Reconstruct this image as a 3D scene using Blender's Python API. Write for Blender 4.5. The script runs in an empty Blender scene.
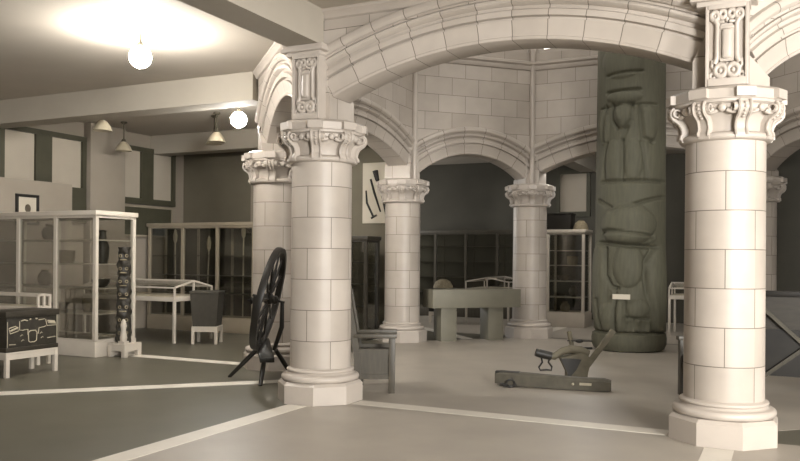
import bpy, bmesh, math, random
from mathutils import Vector, Matrix
from mathutils.geometry import tessellate_polygon
PI = math.pi
random.seed(7)
SC = bpy.context.scene
COL = SC.collection

# ------------------------------------------------------------------ camera
# building frame: a runs along the wide near arch, b runs into the hall; origin = foot of the column by the spinning wheel
RZ = math.radians(64.187 - 90.0)
VX = Vector((math.cos(RZ), math.sin(RZ), 0))
UX = Vector((-math.sin(RZ), math.cos(RZ), 0))
ORG = Vector((-0.831, 8.45, 0))


def W(a, b, z=0.0):
    return ORG + VX * a + UX * b + Vector((0, 0, z))


cam_d = bpy.data.cameras.new('camera')
cam_d.sensor_width = 36.0
cam_d.lens = 36.0 * 800.6 / 800.0
cam_d.shift_y = (257.4 - 230.5) / 800.0
cam_d.clip_end = 200
cam = bpy.data.objects.new('camera', cam_d)
COL.objects.link(cam)
cam.matrix_world = Matrix.Translation((0, 0, 1.5)) @ Matrix.Rotation(PI / 2, 4, 'X') @ Matrix.Rotation(math.radians(0.462), 4, 'Z')
SC.camera = cam

# ------------------------------------------------------------------ world, daylight, exposure
SC.view_settings.view_transform = 'Standard'
SC.view_settings.look = 'None'
SC.view_settings.gamma = 1.0
SC.view_settings.use_curve_mapping = False
SC.view_settings.exposure = 0.0
SC.cycles.diffuse_bounces = 3
SC.cycles.transparent_max_bounces = 24
wd = bpy.data.worlds.new('world')
SC.world = wd
wd.use_nodes = True
bg = wd.node_tree.nodes['Background']
bg.inputs[0].default_value = (1.0, 0.93, 0.83, 1)
bg.inputs[1].default_value = 0.6
SUNNY = (1.0, 0.98, 0.95)


def area(name, loc, target, sx, sy, power):
    d = bpy.data.lights.new(name, 'AREA')
    d.shape = 'RECTANGLE'
    d.size, d.size_y = sx, sy
    d.energy = power
    d.color = SUNNY
    o = bpy.data.objects.new(name, d)
    COL.objects.link(o)
    o.location = loc
    o.rotation_euler = (Vector(target) - Vector(loc)).to_track_quat('-Z', 'Y').to_euler()
    return o


# tall windows of the hall behind the camera and to its side
area('window_or_fill_light', W(9.3, -9.7, 2.4), W(3.0, 2.0, 1.3), 3.0, 2.6, 2500)
area('window_or_fill_light', W(11.6, -3.5, 2.4), W(2.0, 1.0, 1.2), 3.0, 2.4, 220)
# added unseen point light that brightens the large near column
fl = bpy.data.lights.new('column_fill_light', 'POINT')
fl.energy = 520
fl.color = SUNNY
fl.shadow_soft_size = 0.25
flo = bpy.data.objects.new('column_fill_light', fl)
COL.objects.link(flo)
flo.location = W(7.6, -2.7, 2.3)
# rotunda roof light
area('roof_light', W(1.976, 3.795, 6.45), W(1.976, 3.8, 0), 4.2, 4.2, 90)
# added point light without a fixture, brightens the rear hall and white cabinet
rl = bpy.data.lights.new('rear_fill_light', 'POINT')
rl.energy = 125
rl.color = SUNNY
rl.shadow_soft_size = 0.15
rlo = bpy.data.objects.new('rear_fill_light', rl)
COL.objects.link(rlo)
rlo.location = W(0.9, 8.75, 3.8)
area('window_or_fill_light', W(-7.2, 9.6, 2.4), W(0.0, 10.5, 1.0), 1.8, 2.0, 160)  # added area fill for the dim rear hall, no window stands here


# ------------------------------------------------------------------ materials
def mat(name):
    m = bpy.data.materials.new(name)
    m.use_nodes = True
    return m, m.node_tree, m.node_tree.nodes['Principled BSDF']


def srgb(r, g, b):
    f = lambda c: (c / 255 / 12.92) if c / 255 <= 0.04045 else ((c / 255 + 0.055) / 1.055) ** 2.4
    return (f(r), f(g), f(b), 1)


ALB = 0.62      # overall reflectance of the old paint, plaster and terracotta


def dim(c):
    return (c[0] * ALB, c[1] * ALB, c[2] * ALB, 1)


def plain(name, col, rough=0.6, noise=0.15, scale=8.0, bump=0.0, spec=0.4, stretch=None, metal=0.0):
    col = dim(col)
    m, nt, p = mat(name)
    p.inputs['Roughness'].default_value = rough
    p.inputs['Specular IOR Level'].default_value = spec
    p.inputs['Metallic'].default_value = metal
    tc = nt.nodes.new('ShaderNodeTexCoord')
    mp = nt.nodes.new('ShaderNodeMapping')
    if stretch:
        mp.inputs['Scale'].default_value = stretch
    nz = nt.nodes.new('ShaderNodeTexNoise')
    nz.inputs['Scale'].default_value = scale
    nz.inputs['Detail'].default_value = 6
    nt.links.new(tc.outputs['Object'], mp.inputs['Vector'])
    nt.links.new(mp.outputs['Vector'], nz.inputs['Vector'])
    r = nt.nodes.new('ShaderNodeMapRange')
    r.inputs['From Min'].default_value = 0.3
    r.inputs['From Max'].default_value = 0.7
    r.inputs['To Min'].default_value = 1 - noise
    r.inputs['To Max'].default_value = 1 + noise
    nt.links.new(nz.outputs['Fac'], r.inputs['Value'])
    mx = nt.nodes.new('ShaderNodeVectorMath')
    mx.operation = 'SCALE'
    mx.inputs[0].default_value = col[:3]
    nt.links.new(r.outputs['Result'], mx.inputs['Scale'])
    nt.links.new(mx.outputs['Vector'], p.inputs['Base Color'])
    if bump:
        bp = nt.nodes.new('ShaderNodeBump')
        bp.inputs['Strength'].default_value = bump
        bp.inputs['Distance'].default_value = 0.02
        nt.links.new(nz.outputs['Fac'], bp.inputs['Height'])
        nt.links.new(bp.outputs['Normal'], p.inputs['Normal'])
    return m


def stone(name, c1, c2, joint, width, offset=0.5, mortar=0.013, rough=0.42):
    """glazed terracotta blocks, laid out on the UV map in units of one course"""
    c1, c2, joint = dim(c1), dim(c2), dim(joint)
    m, nt, p = mat(name)
    p.inputs['Roughness'].default_value = rough
    p.inputs['Specular IOR Level'].default_value = 0.35
    uv = nt.nodes.new('ShaderNodeUVMap')
    br = nt.nodes.new('ShaderNodeTexBrick')
    br.offset = offset
    br.inputs['Scale'].default_value = 1.0
    br.inputs['Brick Width'].default_value = width
    br.inputs['Row Height'].default_value = 1.0
    br.inputs['Mortar Size'].default_value = mortar
    br.inputs['Mortar Smooth'].default_value = 0.3
    br.inputs['Color1'].default_value = c1
    br.inputs['Color2'].default_value = c2
    br.inputs['Mortar'].default_value = joint
    nt.links.new(uv.outputs['UV'], br.inputs['Vector'])
    tc = nt.nodes.new('ShaderNodeTexCoord')
    nz = nt.nodes.new('ShaderNodeTexNoise')
    nz.inputs['Scale'].default_value = 2.3
    nz.inputs['Detail'].default_value = 8
    nt.links.new(tc.outputs['Object'], nz.inputs['Vector'])
    r = nt.nodes.new('ShaderNodeMapRange')
    r.inputs['From Min'].default_value = 0.3
    r.inputs['From Max'].default_value = 0.7
    r.inputs['To Min'].default_value = 0.9
    r.inputs['To Max'].default_value = 1.06
    nt.links.new(nz.outputs['Fac'], r.inputs['Value'])
    mx = nt.nodes.new('ShaderNodeVectorMath')
    mx.operation = 'SCALE'
    nt.links.new(br.outputs['Color'], mx.inputs[0])
    nt.links.new(r.outputs['Result'], mx.inputs['Scale'])
    nt.links.new(mx.outputs['Vector'], p.inputs['Base Color'])
    bp = nt.nodes.new('ShaderNodeBump')
    bp.inputs['Strength'].default_value = 0.35
    bp.inputs['Distance'].default_value = 0.01
    bp.invert = True
    nt.links.new(br.outputs['Fac'], bp.inputs['Height'])
    nt.links.new(bp.outputs['Normal'], p.inputs['Normal'])
    return m


def glow(name, col, strength):
    m, nt, p = mat(name)
    p.inputs['Base Color'].default_value = col
    p.inputs['Emission Color'].default_value = col
    p.inputs['Emission Strength'].default_value = strength
    return m


def glass_mat(name, refl=0.05, tint=(0.93, 0.93, 0.9)):
    m = bpy.data.materials.new(name)
    m.use_nodes = True
    nt = m.node_tree
    nt.nodes.clear()
    out = nt.nodes.new('ShaderNodeOutputMaterial')
    mix = nt.nodes.new('ShaderNodeMixShader')
    tr = nt.nodes.new('ShaderNodeBsdfTransparent')
    tr.inputs[0].default_value = (*tint, 1)
    gl = nt.nodes.new('ShaderNodeBsdfGlossy')
    gl.inputs['Roughness'].default_value = 0.04
    lw = nt.nodes.new('ShaderNodeLayerWeight')
    lw.inputs['Blend'].default_value = 0.25
    ad = nt.nodes.new('ShaderNodeMath')
    ad.operation = 'MULTIPLY_ADD'
    ad.inputs[1].default_value = 0.55
    ad.inputs[2].default_value = refl
    nt.links.new(lw.outputs['Fresnel'], ad.inputs[0])
    nt.links.new(ad.outputs[0], mix.inputs[0])
    nt.links.new(tr.outputs[0], mix.inputs[1])
    nt.links.new(gl.outputs[0], mix.inputs[2])
    nt.links.new(mix.outputs[0], out.inputs[0])
    return m


def lin(r, g, b):
    return (r, g, b, 1)


JOINT = srgb(130, 122, 110)
S1, S2 = srgb(219, 208, 196), srgb(201, 190, 177)
M = {}
M['shaft'] = stone('shaft_terracotta', S1, S2, JOINT, 2 * PI * 0.3175 / 0.317 / 4)
M['wall_stone'] = stone('wall_terracotta', S1, S2, JOINT, 1.65)
M['arch'] = stone('arch_terracotta', S1, S2, JOINT, 1.0, offset=0.0, mortar=0.014)
M['stone'] = plain('terracotta', srgb(213, 202, 190), 0.42, 0.06, 3.0)
M['floor_dark'] = plain('floor_cork', srgb(108, 104, 90), 0.38, 0.14, 1.6, spec=0.4)
M['floor_light'] = plain('floor_rotunda', srgb(184, 175, 162), 0.42, 0.08, 1.6, spec=0.4)
M['strip'] = plain('floor_strip', srgb(246, 238, 224), 0.45, 0.05, 4.0)
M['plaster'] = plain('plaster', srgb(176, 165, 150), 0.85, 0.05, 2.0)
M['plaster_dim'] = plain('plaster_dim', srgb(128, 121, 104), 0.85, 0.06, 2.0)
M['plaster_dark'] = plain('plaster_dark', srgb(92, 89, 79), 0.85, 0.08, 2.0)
M['ceiling'] = plain('ceiling_plaster', srgb(212, 202, 187), 0.85, 0.04, 1.5)
M['beam'] = plain('beam_plaster', srgb(196, 187, 172), 0.8, 0.04, 2.0)
M['white'] = plain('white_paint', srgb(222, 212, 197), 0.45, 0.04, 6.0)
M['cream'] = plain('cream_paint', srgb(176, 164, 144), 0.5, 0.05, 6.0)
M['greypaint'] = plain('grey_paint', srgb(146, 142, 125), 0.55, 0.06, 5.0)
M['darkwood'] = plain('dark_wood', srgb(62, 57, 48), 0.45, 0.25, 6.0, stretch=(1, 1, 6))
M['oak'] = plain('oak', srgb(84, 78, 66), 0.45, 0.22, 5.0, stretch=(6, 1, 1))
M['blackwood'] = plain('black_wood', srgb(38, 35, 30), 0.4, 0.25, 7.0)
M['ploughwood'] = plain('plough_wood', srgb(124, 117, 98), 0.65, 0.2, 9.0, bump=0.2)
M['beamwood'] = plain('grey_wood', srgb(96, 91, 78), 0.65, 0.22, 9.0, bump=0.2)
M['iron'] = plain('iron', srgb(48, 46, 42), 0.5, 0.2, 12.0)
M['cedar'] = plain('weathered_cedar', srgb(98, 96, 79), 0.75, 0.14, 5.0, bump=0.2, stretch=(5, 5, 0.8))
M['carved'] = plain('carved_dark', srgb(58, 54, 46), 0.5, 0.3, 16.0, bump=0.4)
M['paper'] = plain('paper', srgb(228, 218, 198), 0.7, 0.03, 6.0)
M['ink'] = plain('ink', srgb(28, 26, 22), 0.6, 0.1, 6.0)
M['paleline'] = plain('pale_paint', srgb(200, 190, 166), 0.6, 0.1, 10.0)
M['basket'] = plain('basketry', srgb(150, 138, 112), 0.8, 0.25, 30.0, bump=0.3)
M['pot'] = plain('pottery', srgb(104, 94, 78), 0.55, 0.2, 10.0)
M['darkpot'] = plain('dark_pottery', srgb(58, 54, 46), 0.5, 0.2, 10.0)
M['blind'] = plain('window_blind', srgb(200, 189, 172), 0.8, 0.04, 2.0)
M['winframe'] = plain('window_frame_paint', srgb(84, 82, 66), 0.5, 0.1, 5.0)
M['cloth'] = plain('dark_cloth', srgb(74, 70, 61), 0.8, 0.12, 14.0)
M['metal'] = plain('lamp_metal', srgb(92, 86, 70), 0.45, 0.1, 8.0)
M['shade'] = plain('lamp_shade_glass', srgb(206, 194, 168), 0.4, 0.05, 4.0)
M['glass'] = glass_mat('case_glass', 0.08)
M['bulb'] = glow('lit_globe', (1.0, 0.96, 0.90, 1), 520.0)
M['sky'] = glow('daylit_glass', (1.0, 0.97, 0.92, 1), 2.6)


# ------------------------------------------------------------------ mesh builder
class MB:
    def __init__(s):
        s.bm = bmesh.new()
        s.uv = s.bm.loops.layers.uv.new('UVMap')
        s.done = s.bm.faces.layers.int.new('has_uv')

    def _add(s, verts, faces, mtx=None, uvs=None):
        vs = [s.bm.verts.new((mtx @ Vector(v)) if mtx is not None else Vector(v)) for v in verts]
        for k, f in enumerate(faces):
            try:
                fc = s.bm.faces.new([vs[i] for i in f])
            except ValueError:
                continue
            if uvs:
                fc[s.done] = 1
                for lp, t in zip(fc.loops, uvs[k]):
                    lp[s.uv].uv = t
        return vs

    def box(s, c, size, rot=None, bev=0.0):
        x, y, z = size[0] / 2, size[1] / 2, size[2] / 2
        m = Matrix.Translation(c)
        if rot is not None:
            m = m @ (rot.to_4x4() if hasattr(rot, 'to_4x4') else rot)
        if bev <= 0:
            vs = [(-x, -y, -z), (x, -y, -z), (x, y, -z), (-x, y, -z), (-x, -y, z), (x, -y, z), (x, y, z), (-x, y, z)]
            s._add(vs, [(3, 2, 1, 0), (4, 5, 6, 7), (0, 1, 5, 4), (1, 2, 6, 5), (2, 3, 7, 6), (3, 0, 4, 7)], m)
        else:
            t = bmesh.new()
            r = bmesh.ops.create_cube(t, size=1.0)
            for v in t.verts:
                v.co = Vector((v.co.x * 2 * x, v.co.y * 2 * y, v.co.z * 2 * z))
            bmesh.ops.bevel(t, geom=list(t.edges), offset=bev, segments=2, affect='EDGES', profile=0.6)
            t.verts.index_update()
            s._add([v.co for v in t.verts], [[v.index for v in f.verts] for f in t.faces], m)
            t.free()
        return s

    def bar(s, p, q, w, h=None, bev=0.0, up=(0, 0, 1)):
        """a square bar from p to q"""
        p, q = Vector(p), Vector(q)
        d = q - p
        z = d.normalized()
        u = Vector(up)
        if abs(z.dot(u)) > 0.97:
            u = Vector((0, 1, 0))
        x = u.cross(z).normalized()
        y = z.cross(x)
        r = Matrix((x, y, z)).transposed()
        return s.box((p + q) / 2, (w, h or w, d.length), r, bev)

    def tube(s, pts, rad, seg=10, cap=True):
        pts = [Vector(p) for p in pts]
        rads = rad if isinstance(rad, (list, tuple)) else [rad] * len(pts)
        rings = []
        ref = None
        verts, faces = [], []
        for i, p in enumerate(pts):
            t = (pts[min(i + 1, len(pts) - 1)] - pts[max(i - 1, 0)]).normalized()
            if ref is None:
                ref = Vector((0, 0, 1)) if abs(t.z) < 0.9 else Vector((1, 0, 0))
            x = (ref - t * ref.dot(t)).normalized()
            ref = x
            y = t.cross(x)
            for k in range(seg):
                a = 2 * PI * k / seg
                verts.append(p + (x * math.cos(a) + y * math.sin(a)) * rads[i])
        for i in range(len(pts) - 1):
            for k in range(seg):
                k2 = (k + 1) % seg
                faces.append((i * seg + k, i * seg + k2, (i + 1) * seg + k2, (i + 1) * seg + k))
        if cap:
            faces.append(tuple(range(seg - 1, -1, -1)))
            faces.append(tuple((len(pts) - 1) * seg + k for k in range(seg)))
        s._add(verts, faces)
        return s

    def lathe(s, prof, seg=32, c=(0, 0, 0), mtx=None, a0=0.0, uvscale=None, cap=True, poly=False):
        """prof = [(radius, z)]"""
        verts, faces, uvs = [], [], []
        n = len(prof)
        for (r, z) in prof:
            for k in range(seg):
                a = a0 + 2 * PI * k / seg
                verts.append((c[0] + r * math.cos(a), c[1] + r * math.sin(a), c[2] + z))
        for i in range(n - 1):
            for k in range(seg):
                k2 = (k + 1) % seg
                faces.append((i * seg + k, i * seg + k2, (i + 1) * seg + k2, (i + 1) * seg + k))
                if uvscale:
                    u0, u1 = uvscale[0] * k / seg, uvscale[0] * (k + 1) / seg
                    v0, v1 = (prof[i][1] - uvscale[1]) / uvscale[2], (prof[i + 1][1] - uvscale[1]) / uvscale[2]
                    uvs.append([(u0, v0), (u1, v0), (u1, v1), (u0, v1)])
        if cap:
            faces.append(tuple(range(seg - 1, -1, -1)))
            faces.append(tuple((n - 1) * seg + k for k in range(seg)))
            if uvscale:
                uvs.append([(0.5, 0.5)] * seg)
                uvs.append([(0.5, 0.5)] * seg)
        s._add(verts, faces, mtx, uvs if uvscale else None)
        return s

    def ball(s, c, r, seg=12, sc=(1, 1, 1), mtx=None):
        prof = []
        n = max(4, seg // 2)
        for i in range(n + 1):
            t = -PI / 2 + PI * i / n
            prof.append((max(1e-4, r * math.cos(t)), r * math.sin(t)))
        m = Matrix.Translation(c) @ (mtx or Matrix()) @ Matrix.Diagonal((*sc, 1))
        s.lathe(prof, seg, mtx=m, cap=False)
        return s

    def torus(s, c, R, r, mtx=None, seg=24, rs=8, sc=(1, 1, 1), a0=0, a1=2 * PI):
        verts, faces = [], []
        closed = abs(a1 - a0 - 2 * PI) < 1e-6
        n = seg if closed else seg + 1
        for i in range(n):
            A = a0 + (a1 - a0) * i / seg
            for k in range(rs):
                b = 2 * PI * k / rs
                rr = R + r * math.cos(b)
                verts.append((rr * math.cos(A) * sc[0], rr * math.sin(A) * sc[1], r * math.sin(b) * sc[2]))
        for i in range(seg):
            j = (i + 1) % n
            for k in range(rs):
                k2 = (k + 1) % rs
                faces.append((i * rs + k, j * rs + k, j * rs + k2, i * rs + k2))
        if not closed:
            faces.append(tuple(range(rs)))
            faces.append(tuple((n - 1) * rs + k for k in range(rs - 1, -1, -1)))
        s._add(verts, faces, Matrix.Translation(c) @ (mtx or Matrix()))
        return s

    def prism(s, poly, d0, d1, mtx=None, shear0=0.0, holes=()):
        """poly in (x, z) extruded along y from d0 to d1"""
        loops = [list(poly)] + [list(h) for h in holes]
        flat = [p for l in loops for p in l]
        tris = tessellate_polygon([[Vector((p[0], p[1], 0)) for p in l] for l in loops])
        n = len(flat)
        verts = [(x, d0, z) for x, z in flat] + [(x, d1, z) for x, z in flat]
        faces = [tuple(t) for t in tris] + [tuple(n + i for i in reversed(t)) for t in tris]
        o = 0
        for l in loops:
            m = len(l)
            for i in range(m):
                j = (i + 1) % m
                faces.append((o + i, o + j, n + o + j, n + o + i))
            o += m
        s._add(verts, faces, mtx)
        return s

    def build(s, name, material, parent=None, uvbox=None, sharp=38, smooth=True, kind=None, mtx=None):
        bm = s.bm
        bmesh.ops.remove_doubles(bm, verts=bm.verts, dist=1e-5)
        bmesh.ops.recalc_face_normals(bm, faces=bm.faces)
        if uvbox:
            for f in bm.faces:
                if f[s.done]:
                    continue
                nrm = f.normal
                ax = max(range(3), key=lambda i: abs(nrm[i]))
                for lp in f.loops:
                    p = lp.vert.co
                    q = (p.y, p.z) if ax == 0 else ((p.x, p.z) if ax == 1 else (p.x, p.y))
                    lp[s.uv].uv = (q[0] / uvbox + 0.31, q[1] / uvbox)
        lim = math.radians(sharp)
        for f in bm.faces:
            f.smooth = smooth
        for e in bm.edges:
            if len(e.link_faces) == 2:
                e.smooth = e.calc_face_angle(0) < lim
        me = bpy.data.meshes.new(name)
        bm.to_mesh(me)
        bm.free()
        me.materials.append(material)
        o = bpy.data.objects.new(name, me)
        COL.objects.link(o)
        if parent is not None:
            o.parent = parent
        if mtx is not None:
            o.matrix_world = mtx
        if kind:
            o['kind'] = kind
        return o


def tag(o, label, cat, group=None):
    o['label'] = label
    o['category'] = cat
    o['kind'] = 'thing'
    if group:
        o['group'] = group
    return o


def thing(name, label, cat, a, b, z=0.0, rot=0.0, group=None):
    o = bpy.data.objects.new(name, None)
    o.empty_display_size = 0.2
    COL.objects.link(o)
    o.location = W(a, b, z)
    o.rotation_euler = (0, 0, RZ + rot)
    return tag(o, label, cat, group)


def kids(o):
    return [c for c in bpy.data.objects if c.parent is o]


def dup(root, a, b, z, rot, label, group=None):
    r = root.copy()
    COL.objects.link(r)
    r.location = W(a, b, z)
    r.rotation_euler = (0, 0, RZ + rot)
    r['label'] = label
    if group:
        r['group'] = group
    for ch in kids(root):
        c = ch.copy()
        COL.objects.link(c)
        c.parent = r
        for g in kids(ch):
            d = g.copy()
            COL.objects.link(d)
            d.parent = c
    return r


FRAME = Matrix.Translation(ORG) @ Matrix.Rotation(RZ, 4, 'Z')


def struct(name, mb, m, uvbox=None, mtx=None, sharp=38):
    return mb.build(name, m, None, uvbox=uvbox, mtx=FRAME if mtx is None else mtx, kind='structure', sharp=sharp)


# ------------------------------------------------------------------ the hall
A0, A1, B0, B1 = -7.6, 11.8, -10.0, 12.6
HC = 4.0          # hall ceiling
OCT = {'L': (0, 0), 'R': (3.952, 0), 'Y': (5.771, 1.819), 'X': (5.771, 5.771), 'BRR': (3.952, 7.59), 'BR': (0, 7.59), 'BL': (-1.819, 5.771), 'M': (-1.819, 1.819)}
ORDER = ['L', 'R', 'Y', 'X', 'BRR', 'BR', 'BL', 'M']
CEN = Vector((1.976, 3.7955))
T22 = math.tan(PI / 8)


def octo(off):
    out = []
    for k in ORDER:
        v = Vector(OCT[k])
        i = ORDER.index(k)
        p, n = Vector(OCT[ORDER[i - 1]]), Vector(OCT[ORDER[(i + 1) % 8]])
        bis = -((p - v).normalized() + (n - v).normalized()).normalized()
        out.append(v + bis * (off / math.cos(PI / 8)))
    return out


mb = MB()
mb.box(((A0 + A1) / 2, (B0 + B1) / 2, -0.06), (A1 - A0 + 0.4, B1 - B0 + 0.4, 0.12))
struct('floor', mb, M['floor_dark'])
# paler rotunda paving, flush
mb = MB()
o8 = octo(-0.09)
mb._add([(p.x, p.y, -0.03) for p in o8] + [(p.x, p.y, 0.002) for p in o8], [tuple(range(8, 16)), tuple(range(7, -1, -1))] + [(i, (i + 1) % 8, 8 + (i + 1) % 8, 8 + i) for i in range(8)])
struct('floor_rotunda', mb, M['floor_light'])


mb = MB()
mb.box(((0 + A1) / 2, (B0 - 0.0) / 2, -0.02), (A1, -B0, 0.044))
struct('floor_nave', mb, M['floor_light'])


mb = MB()
mb.box(((-4.0 + A1) / 2, (7.69 + B1) / 2, -0.02), (A1 + 4.0, B1 - 7.69, 0.044))
struct('floor_rear', mb, M['floor_light'])


def flat_ring(z0, z1, outer, hole):
    mb = MB()
    loops = [outer, hole]
    fl = [p for l in loops for p in l]
    tr = tessellate_polygon([[Vector((p[0], p[1], 0)) for p in l] for l in loops])
    n = len(fl)
    vs = [(p[0], p[1], z0) for p in fl] + [(p[0], p[1], z1) for p in fl]
    fs = [tuple(t) for t in tr] + [tuple(n + i for i in t) for t in tr]
    o = 0
    for l in loops:
        m = len(l)
        for i in range(m):
            fs.append((o + i, o + (i + 1) % m, n + o + (i + 1) % m, n + o + i))
        o += m
    mb._add(vs, fs)
    return mb


struct('ceiling', flat_ring(HC, HC + 0.25, [(A0 - .2, B0 - .2), (A1 + .2, B0 - .2), (A1 + .2, B1 + .2), (A0 - .2, B1 + .2)], [tuple(p) for p in octo(0.2)]), M['ceiling'])

# outer walls
mb = MB()
mb.box((A0 - 0.1, (B0 + 6.6) / 2, 2.0), (0.2, 6.6 - B0, 4.0))
struct('wall_left', mb, M['plaster'])
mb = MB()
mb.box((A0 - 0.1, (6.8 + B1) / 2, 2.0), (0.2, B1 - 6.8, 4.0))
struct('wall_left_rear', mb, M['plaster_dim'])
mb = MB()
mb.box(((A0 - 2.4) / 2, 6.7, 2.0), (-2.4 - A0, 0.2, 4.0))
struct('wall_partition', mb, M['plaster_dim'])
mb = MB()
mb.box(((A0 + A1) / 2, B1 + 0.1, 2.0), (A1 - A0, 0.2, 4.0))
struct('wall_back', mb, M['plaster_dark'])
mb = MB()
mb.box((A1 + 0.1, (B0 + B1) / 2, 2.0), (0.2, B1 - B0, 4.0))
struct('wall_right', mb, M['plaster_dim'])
mb = MB()
mb.box(((A0 + A1) / 2, B0 - 0.1, 2.0), (A1 - A0, 0.2, 4.0))
struct('wall_front', mb, M['plaster'])
# wall piers
mb = MB()
mb.box((A0 + 0.09, 4.25, 2.0), (0.18, 0.88, 4.0), bev=0.01)
struct('trim_1', mb, M['plaster'])
mb = MB()
mb.box((-5.55, 6.56, 2.0), (0.34, 0.1, 4.0), bev=0.01)
struct('trim_2', mb, M['plaster'])


# windows with drawn blinds: dark frame, pale panes
def window(n, along, c0, c1, z0, z1, splits, face):
    """along = 'b' on the side wall at a=A0, 'a' on the back wall"""
    def bx(mb, p0, p1, zz0, zz1, d0, d1):
        if along == 'b':
            mb.box((A0 + (d0 + d1) / 2, (p0 + p1) / 2, (zz0 + zz1) / 2), (d1 - d0, p1 - p0, zz1 - zz0))
        else:
            mb.box(((p0 + p1) / 2, B1 - (d0 + d1) / 2, (zz0 + zz1) / 2), (p1 - p0, d1 - d0, zz1 - zz0))
    mb = MB()
    fr = 0.09
    bx(mb, c0, c1, z1 - fr, z1, 0.0, 0.09)
    bx(mb, c0, c1, z0, z0 + 0.12, 0.0, 0.09)
    edges = [c0] + [c0 + (c1 - c0) * t for t in splits] + [c1]
    for i, e in enumerate(edges):
        w = fr if 0 < i < len(edges) - 1 else fr
        lo, hi = (e, e + fr) if i == 0 else ((e - fr, e) if i == len(edges) - 1 else (e - 0.17, e + 0.17))
        bx(mb, lo, hi, z0, z1, 0.0, 0.085)
    w = struct('window_%d' % n, mb, M['winframe'])
    mb = MB()
    bx(mb, c0 + 0.02, c1 - 0.02, z0 + 0.02, z1 - 0.02, 0.0, 0.03)
    g = mb.build('blind', M['blind'], w)
    return w


window(1, 'b', 0.9, 3.8, 2.3, 3.72, (0.335, 0.67), 0)
window(2, 'b', 4.5, 6.25, 2.55, 3.72, (0.52,), 0)
window(3, 'a', -0.8, 0.05, 2.55, 3.7, (), 0)
# dark lower part of the first window
mb = MB()
mb.box((A0 + 0.06, 2.35, 2.42), (0.1, 2.86, 0.66))
struct('window_4', mb, M['winframe'])

# ceiling beams
mb = MB()
mb.box((0, (B0 - 0.3) / 2, 3.82), (0.38, -0.3 - B0, 0.36))
struct('ceiling_beam', mb, M['beam'])
mb = MB()
mb.box((3.952, (B0 - 0.3) / 2, 3.82), (0.38, -0.3 - B0, 0.36))
struct('ceiling_beam', mb, M['beam'])
mb = MB()
mb.box(((A0 - 2.1) / 2, 1.819, 3.81), (-2.1 - A0, 0.38, 0.38))
struct('ceiling_beam', mb, M['beam'])
mb = MB()
mb.box(((A0 - 2.1) / 2, 5.771, 3.81), (-2.1 - A0, 0.38, 0.38))
struct('ceiling_beam', mb, M['beam'])
mb = MB()
mb.box((0, (7.9 + B1) / 2, 3.82), (0.38, B1 - 7.9, 0.36))
struct('ceiling_beam', mb, M['beam'])
mb = MB()
mb.box((3.952, (7.9 + B1) / 2, 3.82), (0.38, B1 - 7.9, 0.36))
struct('ceiling_beam', mb, M['beam'])

# pale strips let into the floor
STR = 0.22
nstrip = [10]


def strip(p, q, w=STR):
    p, q = Vector((*p, 0)), Vector((*q, 0))
    mb = MB()
    d = (q - p).normalized()
    n = Vector((-d.y, d.x, 0)) * w / 2
    z0, z1 = -0.01, 0.005
    c = [p - n, q - n, q + n, p + n]
    mb._add([(v.x, v.y, z0) for v in c] + [(v.x, v.y, z1) for v in c], [(4, 5, 6, 7), (0, 1, 5, 4), (1, 2, 6, 5), (2, 3, 7, 6), (3, 0, 4, 7)])
    struct('trim_%d' % nstrip[0], mb, M['strip'])
    nstrip[0] += 1


strip((0, -0.44), (0, B0))
strip((3.952, -0.44), (3.952, B0))
strip((0.44, 0), (3.51, 0))
strip((-2.26, 1.819), (A0, 1.819))
strip((-2.26, 5.771), (A0 + 2.2, 5.771))
strip((0, 8.03), (0, B1))
strip((3.952, 8.03), (3.952, B1))
s = math.sqrt(0.5)
strip((-0.91, 0.91), (-0.91 - 5.5 * s, 0.91 - 5.5 * s))
strip((-0.91, 6.68), (-0.91 - 5.0 * s, 6.68 + 5.0 * s))


# ------------------------------------------------------------------ rotunda walls and arches
WT = 0.25         # half thickness
ZS, ZA, ZB = 3.10, 3.47, 2.895
ZTOP = 5.34


def side_frame(i):
    p, q = Vector(OCT[ORDER[i]]), Vector(OCT[ORDER[(i + 1) % 8]])
    e = q - p
    ang = math.atan2(e.y, e.x)
    return FRAME @ Matrix.Translation((p.x, p.y, 0)) @ Matrix.Rotation(ang, 4, 'Z'), e.length


def mitre(mb, ln):
    """shear both ends so that neighbouring walls meet on the corner line (outside is -y)"""
    for v in mb.bm.verts:
        if v.co.x < 1e-4:
            v.co.x += v.co.y * T22
        elif v.co.x > ln - 1e-4:
            v.co.x -= v.co.y * T22


def arc_of(span_half, rise):
    R = (span_half ** 2 + rise ** 2) / (2 * rise)
    return R, math.asin(span_half / R)


PROFILE = [(0.0, 0.0), (0.0, 0.17), (0.006, 0.184), (0.028, 0.192), (0.034, 0.184), (0.05, 0.186), (0.11, 0.202), (0.172, 0.226), (0.180, 0.190), (0.200, 0.190), (0.208, 0.232), (0.26, 0.236),
           (0.275, 0.205), (0.305, 0.205), (0.318, 0.246), (0.335, 0.262), (0.355, 0.264), (0.365, 0.235), (0.385, 0.235), (0.395, 0.275), (0.42, 0.298), (0.45, 0.302), (0.475, 0.292), (0.488, 0.27), (0.495, 0.24), (0.495, 0.0)]
ARCH_LABEL = {
    0: 'wide moulded stone arch spanning the two columns by the armchairs, under the ceiling',
    1: 'bright stone arch springing away from the scroll-panelled pier above the sunlit column',
    4: 'wide stone arch standing behind the tall carved totem pole',
    5: 'small complete stone arch above the grey pedestal table',
    6: 'steep-looking stone arch above the banner with dark diagonal strokes',
    7: 'narrow ribbed stone arch beside the lit lamp, above the spinning wheel',
}
NAMES = {0: 'front', 1: 'front_right', 2: 'right', 3: 'rear_right', 4: 'rear', 5: 'rear_left', 6: 'left', 7: 'front_left'}
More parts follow.
